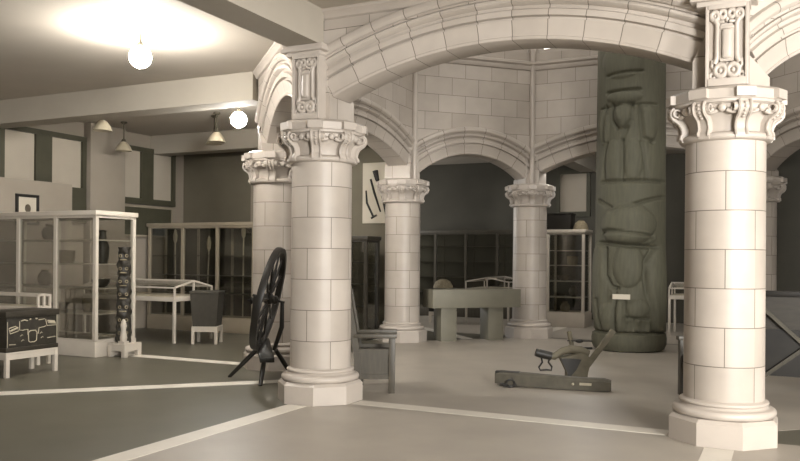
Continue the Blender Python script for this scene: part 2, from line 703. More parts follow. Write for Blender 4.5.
for i in range(8):
    mtx, ln = side_frame(i)
    half = ln / 2 - (0.24 if ln > 3 else 0.225)
    rise = 0.375 if ln > 3 else 0.40
    zs = 3.13 if ln > 3 else 3.0
    R, ph = arc_of(half, rise)
    zc = zs + rise - R
    xc = ln / 2
    r_in = 0.37
    pts = [(0, ZB), (xc - half, ZB), (xc - half, zs)]
    N = 28
    for k in range(N + 1):
        t = -ph + 2 * ph * k / N
        pts.append((xc + (R + r_in) * math.sin(t), zc + (R + r_in) * math.cos(t)))
    pts += [(xc + half, zs), (xc + half, ZB), (ln, ZB), (ln, ZTOP), (0, ZTOP)]
    mb = MB()
    mb.prism(pts, -WT, WT)
    mitre(mb, ln)
    wl = struct('wall_rotunda_' + NAMES[i], mb, M['wall_stone'], uvbox=0.317, mtx=mtx)
    # ring
    mb = MB()
    prof = PROFILE + [(r, -d) for r, d in reversed(PROFILE[1:-1])]
    NA = 56
    n = len(prof)
    arc_len = R * 2 * ph
    nv = round(arc_len / 0.34)
    verts, faces, uvs = [], [], []
    for k in range(NA + 1):
        t = -ph + 2 * ph * k / NA
        for (r, d) in prof:
            verts.append((xc + (R + r) * math.sin(t), -d, zc + (R + r) * math.cos(t)))
    for k in range(NA):
        for j in range(n):
            j2 = (j + 1) % n
            faces.append((k * n + j, k * n + j2, (k + 1) * n + j2, (k + 1) * n + j))
            u0, u1 = nv * k / NA, nv * (k + 1) / NA
            v0 = 0.04 + min(0.94, prof[j][0] / 0.53)
            v1 = 0.04 + min(0.94, prof[j2][0] / 0.53)
            uvs.append([(u0, v0), (u0, v1), (u1, v1), (u1, v0)])
    faces += [tuple(range(n)), tuple(NA * n + j for j in reversed(range(n)))]
    uvs += [[(0.5, 0.5)] * n] * 2
    mb._add(verts, faces, None, uvs)
    if i in ARCH_LABEL:
        o = mb.build('stone_arch', M['arch'], None, mtx=mtx, sharp=30)
        tag(o, ARCH_LABEL[i], 'arch', None)
    else:
        o = mb.build('arch_ring', M['arch'], wl, sharp=30)
    # inner cornice (inside the drum = +y)
    mb = MB()
    cp = [(WT - 0.02, 5.0), (WT + 0.03, 5.02), (WT + 0.05, 5.06), (WT + 0.05, 5.09), (WT + 0.09, 5.12), (WT + 0.09, 5.16), (WT - 0.02, 5.2)]
    vs = [(0, y, z) for y, z in cp] + [(ln, y, z) for y, z in cp]
    m = len(cp)
    mb._add(vs, [tuple(range(m)), tuple(range(2 * m - 1, m - 1, -1))] + [(j, (j + 1) % m, m + (j + 1) % m, m + j) for j in range(m)])
    mitre(mb, ln)
    mb.build('cornice', M['stone'], wl)
    # wall head with daylit window above
    mb = MB()
    mb.box((0.0 + 0.09, 0, 6.0), (0.5, 0.4, 1.2))
    mb.box((ln / 2, 0, 5.37), (ln, 0.42, 0.08))
    for q in range(1, 4):
        mb.box((ln * q / 4, 0, 6.0), (0.07, 0.12, 1.2))
    struct('trim_%d' % (40 + i), mb, M['stone'], mtx=mtx)
    mb = MB()
    mb.box((ln / 2, -0.06, 6.0), (ln - 0.3, 0.02, 1.18))
    struct('window_%d' % (10 + i), mb, M['sky'], mtx=mtx)
    # corner shaft on the inside of the drum
    v = Vector(OCT[ORDER[i]])
    inn = (CEN - v)
    pp, nn = Vector(OCT[ORDER[i - 1]]), Vector(OCT[ORDER[(i + 1) % 8]])
    inn = ((pp - v).normalized() + (nn - v).normalized()).normalized()
    c = v + inn * (WT / math.cos(PI / 8))
    mb = MB()
    th = math.atan2(inn.y, inn.x)
    rr = Matrix.Translation((c.x, c.y, 0)) @ Matrix.Rotation(th, 4, 'Z')
    mb.lathe([(0.05, ZB), (0.05, 5.42)], 16, mtx=rr @ Matrix.Translation((0.03, 0, 0)))
    mb.lathe([(0.022, ZB), (0.022, 5.42)], 10, mtx=rr @ Matrix.Translation((-0.005, 0.105, 0)))
    mb.lathe([(0.022, ZB), (0.022, 5.42)], 10, mtx=rr @ Matrix.Translation((-0.005, -0.105, 0)))
    struct('trim_%d' % (60 + i), mb, M['stone'])
    # hall side cornice under the ceiling
    mb = MB()
    cp = [(-WT + 0.01, 3.9), (-WT - 0.03, 3.915), (-WT - 0.05, 3.95), (-WT - 0.08, 3.97), (-WT - 0.08, 4.0), (-WT + 0.01, 4.0)]
    vs = [(0, y, z) for y, z in cp] + [(ln, y, z) for y, z in cp]
    m = len(cp)
    mb._add(vs, [tuple(range(m)), tuple(range(2 * m - 1, m - 1, -1))] + [(j, (j + 1) % m, m + (j + 1) % m, m + j) for j in range(m)])
    mitre(mb, ln)
    mb.build('hall_cornice', M['stone'], wl)
mb = MB()
o8 = octo(0.5)
mb._add([(p.x, p.y, 6.6) for p in o8] + [(p.x, p.y, 6.75) for p in o8], [tuple(range(8)), tuple(range(15, 7, -1))] + [(i, (i + 1) % 8, 8 + (i + 1) % 8, 8 + i) for i in range(8)])
struct('ceiling_rotunda', mb, M['ceiling'])


# ------------------------------------------------------------------ columns
CA0 = PI / 8      # octagon corner angle


def make_column(label, a, b):
    t = thing('stone_column', label, 'column', a, b)
    mb = MB()
    k = 1 / math.cos(PI / 8)
    mb.lathe([(0.415 * k, 0.0), (0.415 * k, 0.185), (0.385 * k, 0.215)], 8, a0=CA0)
    mb.build('plinth', M['stone'], t, sharp=20)
    mb = MB()
    pr = [(0.385, 0.20)]
    for q in range(9):
        a_ = -PI / 2 + PI * q / 8
        pr.append((0.375 + 0.035 * math.cos(a_), 0.25 + 0.035 * math.sin(a_)))
    pr += [(0.36, 0.288), (0.348, 0.296), (0.342, 0.308)]
    for q in range(7):
        a_ = -PI / 2 + PI * q / 6
        pr.append((0.338 + 0.016 * math.cos(a_), 0.326 + 0.016 * math.sin(a_)))
    pr += [(0.33, 0.345), (0.317, 0.355)]
    mb.lathe(pr, 48)
    mb.build('base_moulding', M['stone'], t, sharp=50)
    mb = MB()
    prof = [(0.3195, 0.25)] + [(0.3195 - 0.004 * i / 7, 0.25 + 2.26 * i / 7) for i in range(1, 8)]
    mb.lathe(prof, 56, uvscale=(2 * PI * 0.3175 / 0.317, 0.0, 0.317), a0=math.radians(-62.2 + 22))
    mb.build('shaft', M['shaft'], t)
    # capital: ring, bell and eight-cornered abacus
    mb = MB()
    ring = []
    for q in range(9):
        a_ = -PI / 2 + PI * q / 8
        ring.append((0.332 + 0.036 * math.cos(a_), 2.50 + 0.03 * math.sin(a_)))
    mb.lathe([(0.30, 2.465)] + ring + [(0.312, 2.54), (0.318, 2.61), (0.345, 2.66), (0.38, 2.70), (0.40, 2.72), (0.40, 2.745), (0.43, 2.76), (0.43, 2.78), (0.30, 2.80)], 48)
    mb.lathe([(0.38 * k, 2.765), (0.42 * k, 2.78), (0.428 * k, 2.79), (0.428 * k, 2.862), (0.40 * k, 2.886), (0.36 * k, 2.897)], 8, a0=CA0)
    for q in range(8):
        an = CA0 + q * PI / 4
        r = Matrix.Rotation(an, 4, 'Z')
        mb.box((0, 0, 0), (0.07, 0.15, 0.075), Matrix.Rotation(an, 4, 'Z') @ Matrix.Translation((0.44, 0, 2.826)))
    cap = mb.build('capital', M['stone'], t, sharp=35)
    for q in range(8):
        an = CA0 + q * PI / 4
        r = Matrix.Rotation(an, 4, 'Z')
        mb = MB()
        S = [(0.36, 2.765), (0.435, 2.765), (0.452, 2.745), (0.458, 2.72), (0.452, 2.69), (0.434, 2.666), (0.41, 2.65), (0.386, 2.632), (0.37, 2.605), (0.361, 2.57), (0.36, 2.545), (0.374, 2.525), (0.376, 2.50), (0.366, 2.478), (0.31, 2.478), (0.31, 2.6)]
        mb.prism(S, -0.045, 0.045, mtx=r)
        # rolled edges
        for sy in (-0.043, 0.043):
            mb.tube([r @ Vector((x + 0.004, sy, z)) for x, z in S[1:13]], 0.013, 6)
        for (x, z) in [(0.45, 2.738), (0.452, 2.71), (0.44, 2.682), (0.418, 2.660), (0.396, 2.642)]:
            mb.ball(r @ Vector((x + 0.008, 0, z)), 0.014, 8)
        mb.torus(r @ Vector((0.42, 0, 2.715)), 0.03, 0.012, mtx=r @ Matrix.Rotation(PI / 2, 4, 'X') @ Matrix.Diagonal((1, 1, 8.2, 1)), seg=14, rs=6)
        mb.build('scroll_bracket', M['stone'], cap, sharp=40)
        an = q * PI / 4
        r = Matrix.Rotation(an, 4, 'Z')
        mb = MB()
        mb.ball(r @ Vector((0.405, 0, 2.715)), 0.034, 12, mtx=r, sc=(0.7, 1, 1))
        for sy in (-1, 1):
            pts = [r @ Vector((0.398 - 0.01 * abs(u), sy * (0.035 + 0.11 * u), 2.735 - 0.055 * math.sin(PI * (0.25 + 0.6 * u)))) for u in [0, .2, .4, .6, .8, 1.0]]
            mb.tube(pts, 0.018, 8)
            mb.ball(r @ Vector((0.398, sy * 0.075, 2.70)), 0.02, 8)
        mb.build('garland', M['stone'], cap, sharp=60)
    return t


def pier_panel(col):
    """buttress block with a carved cartouche on the hall side of a pier, and the bracket carrying the ceiling beam"""
    mb = MB()
    mb.box((0.03, -0.245, 3.215), (0.32, 0.21, 0.65), bev=0.006)
    blk = mb.build('pier_block', M['stone'], col)
    mb = MB()
    mb.box((0, -0.26, 3.555), (0.40, 0.26, 0.04), bev=0.008)
    mb.box((0, -0.27, 3.595), (0.50, 0.31, 0.045), bev=0.012)
    mb.box((0, -0.27, 3.63), (0.46, 0.27, 0.03))
    mb.build('beam_bracket', M['stone'], col)
    mb = MB()
    y = -0.35
    # raised border
    for sx in (-1, 1):
        mb.box((0.03 + sx * 0.147, y - 0.018, 3.215), (0.026, 0.042, 0.65), bev=0.006)
    mb.box((0.03, y - 0.022, 3.522), (0.28, 0.05, 0.036), bev=0.006)
    mb.box((0.03, y - 0.022, 2.92), (0.28, 0.05, 0.06), bev=0.006)
    mb.build('panel_border', M['stone'], blk)
    mb = MB()
    # tall shield
    sh = [(-0.062, 3.10), (-0.055, 3.085), (0.055, 3.085), (0.062, 3.10), (0.062, 3.36), (0.045, 3.385), (-0.045, 3.385), (-0.062, 3.36)]
    mb.prism(sh, y - 0.03, y)
    for k in range(6):
        pass
    mb.box((0, y - 0.03, 3.225), (0.085, 0.05, 0.24), bev=0.022)
    mb.box((0, y - 0.03, 3.355), (0.12, 0.02, 0.02), bev=0.005)
    mb.tube([(sx * 0.085 + 0, y - 0.012, z) for sx, z in [(-1.2, 3.42), (-0.95, 3.38), (-1.0, 3.25), (-1.0, 3.12), (-1.25, 3.07)]], 0.026, 8)
    mb.tube([(sx * 0.085 + 0, y - 0.012, z) for sx, z in [(1.2, 3.42), (0.95, 3.38), (1.0, 3.25), (1.0, 3.12), (1.25, 3.07)]], 0.026, 8)
    rx = Matrix.Rotation(PI / 2, 4, 'X')
    for sx in (-1, 1):
        mb.torus((sx * 0.055, y - 0.012, 3.015), 0.046, 0.026, mtx=rx, seg=20)
        mb.ball((sx * 0.055, y - 0.015, 3.015), 0.024, 10)
        mb.torus((sx * 0.125, y - 0.01, 2.975), 0.022, 0.016, mtx=rx, seg=14)
        mb.tube([(sx * 0.10, y - 0.012, 3.02), (sx * 0.13, y - 0.012, 3.05), (sx * 0.125, y - 0.012, 3.10)], 0.016, 8)
        mb.torus((sx * 0.105, y - 0.012, 3.455), 0.032, 0.022, mtx=rx, seg=18)
        mb.ball((sx * 0.105, y - 0.014, 3.455), 0.016, 8)
        mb.torus((sx * 0.04, y - 0.012, 3.465), 0.028, 0.021, mtx=rx, seg=16)
        mb.tube([(sx * 0.075, y - 0.012, 3.42), (sx * 0.07, y - 0.016, 3.40), (sx * 0.02, y - 0.018, 3.405)], 0.015, 8)
    mb.ball((0, y - 0.012, 3.05), 0.022, 10, sc=(1, 0.8, 1.5))
    mb.ball((0, y - 0.012, 3.43), 0.02, 10, sc=(1, 0.8, 1.6))
    for v in mb.bm.verts:
        v.co.x = v.co.x * 0.86 + 0.03
    mb.build('carved_cartouche', M['stone'], blk, sharp=60)


c0 = make_column('stone column with a dark armchair behind it and a spinning wheel beside it', *OCT['L'])
dup(c0, *OCT['M'], 0, 0, 'stone column directly behind the spinning wheel, beside the lit lamp')
dup(c0, *OCT['BL'], 0, 0, 'far stone column between the striped banner and the grey pedestal table')
dup(c0, *OCT['BR'], 0, 0, 'far stone column between the pedestal table and the white display cabinet')
dup(c0, *OCT['BRR'], 0, 0, 'shadowed far stone column mostly hidden behind the bright large column')
c1 = dup(c0, *OCT['R'], 0, 0, 'brightly lit large stone column standing ahead of the totem pole')
for k in 'YX':    # the two columns of the ring out on the sunny side
    c = dup(c0, *OCT[k], 0, 0, '')
    c.name = 'pillar'
    for q in ('label', 'category'):
        del c[q]
    c['kind'] = 'structure'
pier_panel(c0)
pier_panel(c1)


# ------------------------------------------------------------------ totem pole
def smooth(x):
    x = max(0.0, min(1.0, x))
    return x * x * (3 - 2 * x)


def seg_d(p, q, x, z):
    dx, dz = q[0] - p[0], q[1] - p[1]
    L2 = dx * dx + dz * dz
    t = max(0, min(1, ((x - p[0]) * dx + (z - p[1]) * dz) / L2)) if L2 else 0
    return math.hypot(x - p[0] - t * dx, z - p[1] - t * dz)


def polyline(pts, x, z):
    return min(seg_d(pts[i], pts[i + 1], x, z) for i in range(len(pts) - 1))


PXM = 0.01612


def pz(px, py):
    """carving plan: offsets across the face and heights on the pole, in metres"""
    return ((px - 625.0) * PXM, (352 - py) * PXM)


def G(*pp):
    return [pz(*p) for p in pp]


GROOVES = [  # polyline, half width, depth
    (G((623, 140), (623, 181)), 0.022, 0.05),
    (G((623, 140), (628, 128)), 0.02, 0.04),
    (G((600, 181), (660, 181)), 0.025, 0.05),
    (G((606, 142), (602, 181)), 0.02, 0.035),
    (G((642, 142), (648, 181)), 0.02, 0.035),
    (G((604, 104), (602, 140)), 0.02, 0.05),
    (G((612, 104), (613, 120), (618, 128)), 0.018, 0.05),
    (G((633, 104), (632, 120), (626, 128)), 0.018, 0.05),
    (G((640, 106), (643, 138), (652, 142)), 0.02, 0.05),
    (G((598, 106), (655, 104)), 0.016, 0.03),
    (G((606, 91), (640, 90)), 0.02, 0.05),
    (G((606, 74), (642, 72)), 0.018, 0.03),
    (G((618, 110), (620, 120)), 0.012, -0.03),
    (G((596, 199), (614, 209), (630, 206), (662, 196)), 0.024, 0.05),
    (G((604, 232), (612, 230), (640, 234), (652, 236)), 0.022, 0.06),
    (G((598, 243), (612, 243), (640, 246), (655, 247)), 0.026, 0.07),
    (G((606, 248), (606, 275), (613, 287), (620, 288)), 0.022, 0.07),
    (G((652, 250), (645, 262), (646, 280), (652, 310), (655, 333)), 0.024, 0.06),
    (G((617, 288), (616, 333)), 0.02, 0.05),
    (G((627, 300), (627, 333)), 0.02, 0.045),
    (G((637, 318), (640, 333)), 0.02, 0.05),
    (G((628, 317), (650, 318)), 0.018, 0.04),
    (G((598, 300), (600, 330)), 0.02, 0.04),
    (G((586, 333), (668, 333)), 0.022, 0.06),
]


def ell(x, z, c, rx, rz):
    d = ((x - c[0]) / rx) ** 2 + ((z - c[1]) / rz) ** 2
    return math.sqrt(max(0.0, 1 - d))


BUMPS = [  # centre, rx, rz, height
    (pz(628, 224), 0.44, 0.34, 0.17),
    (pz(630, 238), 0.42, 0.13, 0.08),
    (pz(624, 116), 0.17, 0.2, 0.09),
    (pz(613, 160), 0.15, 0.34, 0.05),
    (pz(634, 160), 0.15, 0.34, 0.05),
    (pz(602, 125), 0.1, 0.3, 0.07),
    (pz(648, 125), 0.12, 0.3, 0.07),
    (pz(624, 97), 0.3, 0.1, 0.06),
    (pz(630, 265), 0.25, 0.36, 0.09),
    (pz(660, 290), 0.2, 0.72, 0.10),
    (pz(596, 285), 0.18, 0.7, 0.08),
    (pz(622, 316), 0.08, 0.26, 0.06),
    (pz(608, 318), 0.12, 0.24, 0.06),
    (pz(640, 308), 0.17, 0.16, 0.06),
    (pz(633, 326), 0.07, 0.12, -0.05),
    (pz(645, 326), 0.07, 0.12, -0.05),
    (pz(622, 60), 0.36, 0.3, 0.05),
    (pz(620, 20), 0.3, 0.36, 0.08),
]
tp = thing('totem_pole', 'tall carved dark wooden totem pole standing before the rear arch', 'totem pole', 2.06, 6.42)
NT, NZ, HT = 150, 380, 6.1
RT = 0.59
verts, faces = [], []
for iz in range(NZ + 1):
    z = 0.31 + (HT - 0.31) * iz / NZ
    for it in range(NT):
        th = 2 * PI * it / NT
        ux, uy = math.sin(th), -math.cos(th)
        r = RT * (1 - 0.012 * z)
        x = r * ux
        if uy < 0.25:
            w = smooth((0.2 - uy) / 0.55)
            dsp = 0.0
            for c, rx, rz, h in BUMPS:
                if abs(z - c[1]) < rz and abs(x - c[0]) < rx:
                    dsp += h * ell(x, z, c, rx, rz)
            for pl, hw, dp in GROOVES:
                z0 = min(p[1] for p in pl) - hw * 2
                z1 = max(p[1] for p in pl) + hw * 2
                if z0 <= z <= z1:
                    d = polyline(pl, x, z)
                    if d < hw * 2:
                        dsp -= 1.25 * dp * (1 - smooth(d / (hw * 2)))
            r += dsp * w * 0.9 - 0.03 * w
        verts.append((r * ux, r * uy, z))
for iz in range(NZ):
    for it in range(NT):
        j = (it + 1) % NT
        faces.append((iz * NT + it, iz * NT + j, (iz + 1) * NT + j, (iz + 1) * NT + it))
faces.append(tuple(NZ * NT + k for k in range(NT)))
mb = MB()
mb._add(verts, faces)
mb.build('carved_pole', M['cedar'], tp, sharp=180)
mb = MB()
prof = [(0.50, 0.0), (0.565, 0.02), (0.60, 0.1), (0.605, 0.2), (0.59, 0.28), (0.54, 0.315), (0.3, 0.32)]
mb.lathe(prof, 14, a0=0.2)
mb.build('log_base', M['cedar'], tp, sharp=40)
mb = MB()
mb.box((-0.01, -0.635, 0.90), (0.275, 0.012, 0.08))
mb.build('caption_card', M['paper'], tp)['label'] = 'white caption card'


# ------------------------------------------------------------------ cases
def tall_case(t, w, d, h, bays, shelves, frame, plinth=0.22, fw=0.05, side_bays=1, back=None, top=None, shelf=None):
    """glazed cabinet: origin at the front corner, x along the front, y into the depth"""
    mb = MB()
    mb.box((w / 2, d / 2, plinth / 2), (w + 0.02, d + 0.02, plinth), bev=0.006)
    mb.build('plinth', frame, t)
    mb = MB()
    mb.box((w / 2, d / 2, h - 0.035), (w + 0.05, d + 0.05, 0.07), bev=0.01)
    mb.build('cornice', top or frame, t)
    mb = MB()
    z0, z1 = plinth - 0.005, h - 0.065
    xs = [fw / 2 + (w - fw) * i / bays for i in range(bays + 1)]
    ys = [fw / 2 + (d - fw) * i / side_bays for i in range(side_bays + 1)]
    for x in xs:
        for y in (fw / 2, d - fw / 2):
            mb.box((x, y, (z0 + z1) / 2), (fw, fw, z1 - z0))
    for y in ys[1:-1]:
        for x in (fw / 2, w - fw / 2):
            mb.box((x, y, (z0 + z1) / 2), (fw, fw, z1 - z0))
    for z in (z0 + 0.02, z1 - 0.02):
        for y in (fw / 2, d - fw / 2):
            mb.box((w / 2, y, z), (w, fw * 0.9, 0.04))
        for x in (fw / 2, w - fw / 2):
            mb.box((x, d / 2, z), (fw * 0.9, d, 0.04))
    mb.build('frame', frame, t)
    for i in range(bays):
        mb = MB()
        mb.box(((xs[i] + xs[i + 1]) / 2, fw / 2, (z0 + z1) / 2), (xs[i + 1] - xs[i] - fw, 0.005, z1 - z0 - 0.06))
        mb.build('glass_pane', M['glass'], t)
    for x in (fw / 2, w - fw / 2):
        mb = MB()
        mb.box((x, d / 2, (z0 + z1) / 2), (0.005, d - 2 * fw, z1 - z0 - 0.06))
        mb.build('glass_pane', M['glass'], t)
    if back:
        mb = MB()
        mb.box((w / 2, d - fw * 0.6, (z0 + z1) / 2), (w - fw, 0.012, z1 - z0 - 0.02))
        mb.build('back_panel', back, t)
    for z in shelves:
        mb = MB()
        mb.box((w / 2, d / 2, z), (w - 2 * fw + 0.01, d - 2 * fw, 0.018))
        mb.build('shelf', shelf or frame, t)
    return t


TALL = 'tall glazed display cases'
t = thing('display_case', 'long tall glass case with a bright white end frame, below the framed portrait', 'display case', -7.16, 1.35)
tall_case(t, 2.49, 0.80, 2.155, 3, (0.62, 1.0, 1.36, 1.72), M['white'], fw=0.055)
CASE_A = (-7.33, 1.35)
t = thing('display_case', 'wall of dark glazed cases running behind the desk case, under the far ceiling beam', 'display case', -7.45, 5.36)
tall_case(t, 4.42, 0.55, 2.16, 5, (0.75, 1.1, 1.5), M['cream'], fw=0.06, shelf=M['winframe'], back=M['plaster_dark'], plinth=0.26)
t = thing('display_case', 'white glazed cabinet beside the totem pole with a dark box on top', 'display case', -0.36, 10.08)
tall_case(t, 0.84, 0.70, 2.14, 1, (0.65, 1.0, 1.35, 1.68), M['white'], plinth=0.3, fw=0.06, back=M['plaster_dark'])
t = thing('display_case', 'dim tall case behind the pedestal table, against the dark rear wall', 'display case', -4.6, 11.7)
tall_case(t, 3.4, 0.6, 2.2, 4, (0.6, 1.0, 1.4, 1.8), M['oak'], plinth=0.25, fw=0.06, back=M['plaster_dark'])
t = thing('display_case', 'narrow dark cabinet standing behind the armchair, below the striped banner', 'display case', -2.98, 5.42)
tall_case(t, 0.62, 0.5, 1.88, 1, (0.6, 1.0, 1.4), M['darkwood'], plinth=0.12, fw=0.06)


def desk_case(t, w, d, mat_, leg_h=0.72, eave=0.95, ridge=1.05, ridge_along='x', legs=0.045):
    """table case with a glazed pitched top; origin at the front corner"""
    pos = [(legs / 2, legs / 2), (w - legs / 2, legs / 2), (legs / 2, d - legs / 2), (w - legs / 2, d - legs / 2)]
    for x, y in pos:
        mb = MB()
        mb.box((x, y, leg_h / 2), (legs, legs, leg_h), bev=0.004)
        mb.build('leg', mat_, t)
    mb = MB()
    mb.box((w / 2, d / 2, leg_h + 0.03), (w, d, 0.075), bev=0.005)
    mb.build('table_frame', mat_, t)
    mb = MB()
    z0 = leg_h + 0.068
    mb.box((w / 2, d / 2, z0 + 0.005), (w - 0.06, d - 0.06, 0.01))
    mb.build('lining', M['paper'], t)
    f = 0.028
    mb = MB()
    for x in (f / 2, w - f / 2):
        for y in (f / 2, d - f / 2):
            mb.box((x, y, (z0 + eave) / 2), (f, f, eave - z0))
    if ridge_along == 'x':
        for y in (f / 2, d - f / 2):
            mb.bar((0, y, eave), (w, y, eave), f)
        mb.bar((0, d / 2, ridge), (w, d / 2, ridge), f)
        for x in (f / 2, w - f / 2):
            mb.bar((x, 0, eave), (x, d / 2, ridge), f)
            mb.bar((x, d, eave), (x, d / 2, ridge), f)
            mb.bar((x, d / 2, z0), (x, d / 2, ridge), f)
    else:
        for x in (f / 2, w - f / 2):
            mb.bar((x, 0, eave), (x, d, eave), f)
        mb.bar((w / 2, 0, ridge), (w / 2, d, ridge), f)
        for y in (f / 2, d - f / 2):
            mb.bar((0, y, eave), (w / 2, y, ridge), f)
            mb.bar((w, y, eave), (w / 2, y, ridge), f)
            mb.bar((w / 2, y, z0), (w / 2, y, ridge), f)
    mb.build('glazing_frame', mat_, t)
    mb = MB()
    if ridge_along == 'x':
        mb._add([(0, f / 2, eave), (w, f / 2, eave), (w, d / 2, ridge), (0, d / 2, ridge), (w, d - f / 2, eave), (0, d - f / 2, eave)], [(0, 1, 2, 3), (3, 2, 4, 5)])
        mb._add([(0.01, f / 2, z0), (w - 0.01, f / 2, z0), (w - 0.01, f / 2, eave), (0.01, f / 2, eave)], [(0, 1, 2, 3)])
    else:
        mb._add([(f / 2, 0, eave), (w / 2, 0, ridge), (w / 2, d, ridge), (f / 2, d, eave), (w - f / 2, 0, eave), (w - f / 2, d, eave)], [(0, 1, 2, 3), (1, 4, 5, 2)])
        mb._add([(0.01, f / 2, z0), (w - 0.01, f / 2, z0), (w - 0.01, f / 2, eave), (0.01, f / 2, eave)], [(0, 1, 2, 3)])
    mb.build('glass_top', M['glass'], t)
    return t


t = thing('desk_case', 'white glazed desk case standing between the painted chest and the tall case', 'desk case', -6.2, 0.38)
desk_case(t, 1.5, 0.22, M['white'], eave=0.94, ridge=0.955)
t = thing('desk_case', 'long pitched glass desk case beside the plain dark box', 'desk case', -7.1, 3.35)
desk_case(t, 2.15, 1.0, M['white'], eave=0.95, ridge=1.06)
t = thing('desk_case', 'pitched glass desk case seen over the top of the grey pedestal table', 'desk case', -2.35, 10.28)
desk_case(t, 1.07, 1.3, M['white'], eave=0.95, ridge=1.05, ridge_along='y')
t = thing('desk_case', 'pale desk case in the dim gap between the totem pole and bright column', 'desk case', 2.3, 9.44)
desk_case(t, 1.5, 0.9, M['white'], eave=0.93, ridge=1.03)


# low white stands
def stand(t, w, d, h, legw=0.05, apron=0.07):
    for x in (-1, 1):
        for y in (-1, 1):
            mb = MB()
            mb.box((x * (w - legw) / 2, y * (d - legw) / 2, (h - 0.02) / 2), (legw, legw, h - 0.02), bev=0.004)
            mb.build('leg', M['white'], t)
    mb = MB()
    mb.box((0, 0, h - apron / 2 - 0.02), (w - 0.01, d - 0.01, apron))
    mb.box((0, 0, h - 0.0125), (w, d, 0.025), bev=0.004)
    mb.build('top', M['white'], t)
    return t


# painted chest, face towards +a
t = thing('display_stand', 'low white stand carrying the dark painted chest', 'stand', -4.29, -0.23)
stand(t, 0.48, 0.76, 0.305)
ch = thing('painted_chest', 'dark wooden chest painted with pale angular figures, on a low white stand', 'chest', -4.29, -0.23, 0.305)
mb = MB()
mb.box((0, 0, 0.225), (0.45, 0.74, 0.40), bev=0.008)
mb.build('body', M['carved'], ch)
mb = MB()
mb.box((0, 0, 0.0275), (0.48, 0.77, 0.055), bev=0.008)
mb.build('base_board', M['darkwood'], ch)
mb = MB()
mb.box((0, 0, 0.46), (0.49, 0.79, 0.075), bev=0.01)
mb.build('lid', M['darkwood'], ch)
mb = MB()
xf = 0.2275


def line(pts, r=0.006):
    mb.tube([(xf, (p[0] - 140) / 238 * 0.72, 0.43 - (p[1] - 140) / 160 * 0.37) for p in pts], r, 6)


line([(28, 200), (60, 190), (75, 215), (35, 228), (28, 200)])
line([(34, 215), (70, 198)], 0.012)
line([(78, 165), (78, 212), (95, 215), (100, 212), (118, 212), (118, 240)])
line([(122, 275), (120, 230), (130, 220), (155, 220), (162, 232), (160, 275), (150, 282), (130, 282), (122, 275)])
line([(168, 240), (172, 208), (200, 205), (205, 200)])
line([(205, 165), (212, 200), (258, 200)])
line([(215, 172), (250, 178), (257, 192), (220, 186), (215, 172)])
line([(222, 180), (250, 186)], 0.011)
line([(85, 165), (100, 160), (115, 165)], 0.008)
line([(125, 160), (132, 157)], 0.009)
line([(155, 157), (163, 157)], 0.009)
line([(170, 165), (200, 162)], 0.006)
for c in [(90, 245), (185, 240), (95, 272), (190, 265)]:
    line([(c[0] - 8, c[1]), (c[0], c[1] - 7), (c[0] + 8, c[1]), (c[0], c[1] + 7), (c[0] - 8, c[1])], 0.005)
line([(30, 285), (60, 287)], 0.005)
line([(215, 268), (255, 265)], 0.005)
line([(22, 165), (22, 300)], 0.004)
line([(262, 150), (262, 290)], 0.004)
mb.build('painted_figures', M['paleline'], ch)

t = thing('display_stand', 'low white stand under the plain dark box', 'stand', -4.55, 3.72, rot=math.radians(25.8))
stand(t, 0.44, 0.44, 0.30)
ch = thing('wooden_box', 'plain dark square wooden box on a low white stand beside the desk case', 'box', -4.55, 3.72, 0.30, rot=math.radians(25.8))
mb = MB()
vs = [(-.2, -.2, 0), (.2, -.2, 0), (.2, .2, 0), (-.2, .2, 0), (-.24, -.24, .56), (.24, -.24, .56), (.24, .24, .56), (-.24, .24, .56)]
mb._add(vs, [(3, 2, 1, 0), (4, 5, 6, 7), (0, 1, 5, 4), (1, 2, 6, 5), (2, 3, 7, 6), (3, 0, 4, 7)])
mb.build('body', M['cloth'], ch)
mb = MB()
mb.box((0, 0, 0.58), (0.5, 0.5, 0.045), bev=0.01)
mb.build('lid', M['cloth'], ch)

# model pole on its stand at the end of the long case
t = thing('display_stand', 'small white stand under the slender carved model pole', 'stand', -4.44, 1.70)
stand(t, 0.34, 0.34, 0.20, 0.07, 0.09)
mp = thing('model_pole', 'slender carved model totem pole on a white stand at the case end', 'totem pole', -4.48, 1.72, 0.20)
verts, faces = [], []
NT, NZ = 28, 130
for iz in range(NZ + 1):
    z = 1.42 * iz / NZ
    for it in range(NT):
        th = 2 * PI * it / NT
        r = 0.105 - 0.026 * z / 1.42
        f = 0.5 + 0.5 * math.cos(th + 0.9)
        r += f * (0.028 * abs(math.sin(z * 9.5)) ** 0.6 - 0.012) + 0.012 * math.sin(5 * th) * math.sin(z * 23) + 0.008 * math.sin(3 * th + z * 40)
        verts.append((r * math.cos(th), r * math.sin(th), z))
for iz in range(NZ):
    for it in range(NT):
        j = (it + 1) % NT
        faces.append((iz * NT + it, iz * NT + j, (iz + 1) * NT + j, (iz + 1) * NT + it))
faces.append(tuple(NZ * NT + k for k in range(NT)))
faces.append(tuple(range(NT - 1, -1, -1)))
mb = MB()
mb._add(verts, faces)
mb.build('carved_pole', M['carved'], mp, sharp=180)
